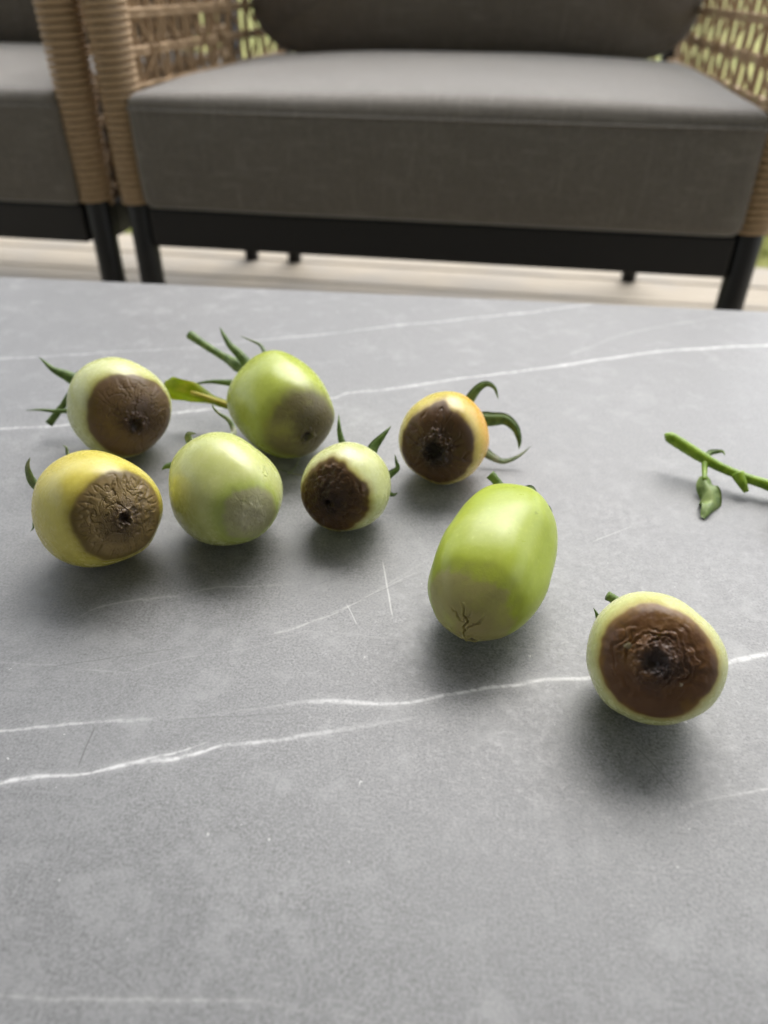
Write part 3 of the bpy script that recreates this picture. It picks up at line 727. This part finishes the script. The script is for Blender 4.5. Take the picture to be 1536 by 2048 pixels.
T[5] = tomato('t5', (-.0170, .2701, .0194, .0406, -108.9, 11.9), (.88, 0), [(3, .014, .4), (4, .010, 1.4)], (1, 2, 53, .08, .13, .0018),
   dict(crackle=.0004, cf=6, lump=.0010, nub=(.0007, .08), nubc=(-.08, -.06)), mt[5], seed=14)
T[6] = tomato('t6', (.0287, .3111, .0216, .0451, -106.3, 11.0), (.88, 0), [(3, .016, 1.4), (5, .008, 1)], (0, 0, 55, .08, .14, .0018),
   dict(radial=.0006, rk=6, ring=.0004, rn=4, peak=.22, nub=(.0020, .16)), mt[6], seed=17)
T[7] = tomato('t7', (.0414, .2157, .0212, .0716, -115.0, -8.4), ([(-.47, 0), (-.48, .16), (-.485, .36), (-.455, .58), (-.37, .79), (-.22, .935), (-.02, 1.0), (.12, .99), (.24, .91), (.34, .75), (.43, .50), (.485, .22), (.5, 0)], 0), [(5, .034, .9), (3, .018, .3), (2, .015, .8)], (6, 13, 50, .08, .12, .0005),
   dict(lines=[((.0, -.42), (.06, .42), .016, .0011), ((.03, .06), (-.22, .34), .02, .0005), ((.03, -.10), (.42, .12), .02, .0006), ((-.05, -.40), (-.6, -.12), .02, .0006), ((.02, .1), (.2, .25), .02, .0004)], nub=(.0010, .085), nubc=(.02, -.44)), mt[7], seed=21)
T[8] = tomato('t8', (.0876, .1679, .0212, .0460, -97.7, 34.3), (.84, .04), [(3, .030, .2), (2, .022, 1.1)], (-11, 7, 52, .06, .09, .0032),
   dict(fold=(.00045, 8.5), crackle=.00008, cf=6, lump=.0003, nub=(.0012, .15), nubc=(-.06, .05), spots=[(-.5, .30, .09, 0), (.45, -.36, .045, 0)]), mt[8], seed=25)

LAB = {1: 'yellow tomato with deeply wrinkled tan rot patch, nearest the left edge',
 2: 'pale green tomato with smooth brown rot, behind the yellow one at left',
 3: 'green tomato with blurry grey bruise and long cut stem, farthest back in the middle',
 4: 'pale green tomato with faint round grey patch and tiny dark nick',
 5: 'smallest pale tomato with dark brown rot, in the middle of the group',
 6: 'tomato blushing orange at one side with black centred rot and curling sepals',
 7: 'long bright green tomato with creased olive end and shiny ridges',
 8: 'pale round tomato with large ringed brown rot, nearest the camera at right'}
for k in LAB: tag(T[k][0], LAB[k], 'tomato', 'rotting tomatoes on the table')

r, S, d = T[1]
sepal(r, S, [(95,985,.004), (66,966,.004), (56,945,.002), (55,928,0), (60,916,-.001)], .0052, SEPP)
sepal(r, S, [(140,935,.010), (135,908,.012), (131,896,.012), (127,890,.012)], .0026, SEPP)
sepal(r, S, [(75,1040,.006), (64,1062,.006)], .003, SEP)
r, S, d = T[2]
sepal(r, S, [(165,768,.004), (135,752,.004), (108,738,.004), (78,717,.006)], .0088, SEP, fold=.5)
sepal(r, S, [(175,748,.010), (160,744,.014), (148,748,.016)], .005, SEP)
sepal(r, S, [(150,818,.000), (115,822,0), (80,820,0), (53,820,.002)], .0032, SEP)
stalk(r, S, [(150,785,.006), (125,812,.006), (98,848,.006)], [.0024, .0019, .0017, .0021], SEP, seed=2)
r, S, d = T[3]
stalk(r, S, [(490,742,.010), (468,727,.014), (455,718,.016), (430,703,.018), (405,687,.020), (379,669,.022)], [.0022, .0026, .0034, .0027, .0021, .0021, .0022, .0025], STEM, seed=3)
sepal(r, S, [(500,735,.006), (478,708,.008), (460,690,.010), (448,670,.012), (438,653,.014)], .0066, SEP, fold=.5)
sepal(r, S, [(530,715,.006), (527,700,.008), (518,688,.010), (500,680,.010), (479,671,.010)], .0030, SEPP)
sepal(r, S, [(480,768,.004), (455,765,.006), (420,764,.008), (378,769,.010)], .0052, SEP)
P = px_path(S, [(480,812,.004), (455,810,.004), (425,800,.002), (398,791,.001), (375,785,0), (350,780,0), (326,776,.002)], 7)
V, Fc = blade(P, .0125, FW, fold=.55, twist=.5, wav=.45, cols=7, thick=.0009, profile=lambda t: .36+.64*ss(.40, .70, t)*(1-ss(.90, 1.0, t)*.7))
mesh_obj('leaf', local(V, r), Fc, YLEAF, r)
Vr, Fr = tube(P[8:34]+np.array([0, 0, .0006]), .0011, 7); mesh_obj('leaf_rib', local(Vr, r), Fr, M_green('leaf_rib', (.45, .38, .05), (.55, .48, .10)), r)
r, S, d = T[4]
sepal(r, S, [(400,905,.006), (385,888,.008), (376,876,.008), (378,868,.006), (392,866,.004)], .0060, SEPP)
sepal(r, S, [(355,932,.004), (335,932,.006), (322,940,.006)], .0050, SEP)
sepal(r, S, [(450,880,.006), (466,866,.010), (464,852,.012), (455,838,.012), (438,826,.012), (426,813,.012), (427,806,.012)], .0034, SEPP)
r, S, d = T[5]
sepal(r, S, [(700,915,.006), (686,890,.008), (680,868,.009), (679,848,.010), (676,827,.011)], .0046, SEP)
sepal(r, S, [(735,920,.004), (748,892,.006), (764,873,.007), (783,851,.008)], .0072, SEP, fold=.55)
sepal(r, S, [(765,955,.003), (785,945,.004), (795,936,.004), (792,924,.004), (791,908,.004)], .0042, SEP)
sepal(r, S, [(765,980,.003), (782,988,.003), (796,987,.003)], .0042, SEP)
r, S, d = T[6]
sepal(r, S, [(930,815,.004), (945,790,.004), (960,773,.004), (975,768,.004), (990,778,.004), (997,797,.004)], .0060, SEP, fold=.5)
sepal(r, S, [(955,838,.002), (985,837,.003), (1012,838,.003), (1030,855,.002), (1038,880,.002), (1040,897,.002)], .0088, SEP, fold=.6)
sepal(r, S, [(960,895,.0), (985,912,.0), (1008,921,0), (1035,912,0), (1064,891,0)], .0060, SEPP, twist=1.0)
r, S, d = T[7]
stalk(r, S, [(1006,985,.006), (997,968,.008), (988,957,.008), (980,949,.008)], [.0020, .0019, .0018, .0021], STEM, seed=5)
sepal(r, S, [(1035,995,.002), (1050,985,.003), (1062,978,.003), (1070,985,.002), (1068,996,.000)], .0060, SEP, fold=.8)
sepal(r, S, [(1065,1010,.003), (1088,1012,.004), (1100,1020,.003), (1104,1038,.001)], .0042, SEP)
r, S, d = T[8]
stalk(r, S, [(1255,1235,.014), (1240,1208,.016), (1228,1199,.016), (1215,1191,.016)], [.0022, .0019, .0017, .0017, .0018], STEM, seed=6)
sepal(r, S, [(1225,1255,.010), (1203,1245,.010), (1193,1232,.009), (1190,1216,.008)], .0036, SEP)

# ------------------------------------------------------------------ cut stem with small leaf, at right
Q0 = at_z(1417, 1036, TZ+.001)
ds = depth(Q0)
cut = empty('cut_stem', (at_z(1500, 1010)[0], at_z(1500, 1010)[1], TZ)); tag(cut, 'bright green cut plant stem with a small drooping leaf, at the right edge', 'plant stem')
def dp(pts, n=7): return catmull([at_d(a, b, c) for a, b, c in pts], n)
P = dp([(1329,868,ds+.030), (1362,888,ds+.028), (1400,912,ds+.024), (1440,934,ds+.020), (1490,955,ds+.016), (1540,972,ds+.012), (1600,998,ds+.006), (1660,1060,ds-.006)], 8)
P[:, 2] = np.maximum(P[:, 2], TZ+.0032)
nP = len(P); rr = .0026+.0004*np.sin(np.linspace(0, 9, nP)); rr[0:3] *= (.12, .62, .95)
V, Fc = tube(P, rr, 12, jitter=.03, rng=random.Random(3)); mesh_obj('stalk', local(V, cut), Fc, STALK, cut)
P2 = dp([(1410,918,ds+.023), (1409,940,ds+.019), (1409,960,ds+.014)], 6); V, Fc = tube(P2, np.linspace(.0017, .0010, len(P2)), 8); mesh_obj('petiole', local(V, cut), Fc, STALK, cut)
P3_ = dp([(1409,950,ds+.016), (1411,968,ds+.012), (1420,985,ds+.008), (1426,1005,ds+.005), (1420,1022,ds+.002), (1408,1037,ds)], 7)
V, Fc = blade(P3_, .0105, FW+np.array([.35, 0, .2]), fold=.85, twist=.6, wav=.35, cols=7, thick=.0008, profile=lambda t: .2+.8*math.sin(math.pi*min(1, t*.95+.06))**.7)
mesh_obj('leaf', local(V, cut), Fc, M_green('small_leaf', (.11, .17, .04), (.19, .27, .07), (.28, .36, .12)), cut)
P4 = dp([(1415,912,ds+.025), (1422,905,ds+.027), (1434,903,ds+.028), (1446,903,ds+.027), (1450,911,ds+.025)], 6)
V, Fc = blade(P4, .0034, FW, fold=.6, thick=.0008); mesh_obj('shoot', local(V, cut), Fc, STEM, cut)
P5 = dp([(1475,948,ds+.0165), (1485,968,ds+.014), (1493,984,ds+.013)], 5); V, Fc = tube(P5, np.linspace(.0032, .0012, len(P5)), 9); mesh_obj('node_spur', local(V, cut), Fc, STALK, cut)
P6 = dp([(1600,1000,ds+.008), (1575,1040,ds+.002), (1556,1075,ds-.004), (1545,1110,ds-.012)], 7); P6[:, 2] = np.maximum(P6[:, 2], TZ+.002)
V, Fc = blade(P6, .016, (0, -.3, .95), fold=.5, wav=.3, cols=7, thick=.0009); mesh_obj('leaf', local(V, cut), Fc, SEP, cut)

# dry plant hairs on the table, between the tomatoes
fib = empty('plant_fibre', tuple(at_z(590, 940, TZ))); tag(fib, 'thin pale plant hairs lying between the pale and smallest tomatoes', 'plant fibre')
for pts in ([(556,938),(575,944),(592,949),(607,950)], [(575,950),(590,935),(600,915),(607,905)], [(596,930),(604,940),(612,952)]):
    P = catmull([at_z(a, b, TZ+.0006+.0008*math.sin(i*2)) for i, (a, b) in enumerate(pts)], 6)
    V, Fc = tube(P, .00022, 5); mesh_obj('hair', local(V, fib), Fc, SEPP, fib)
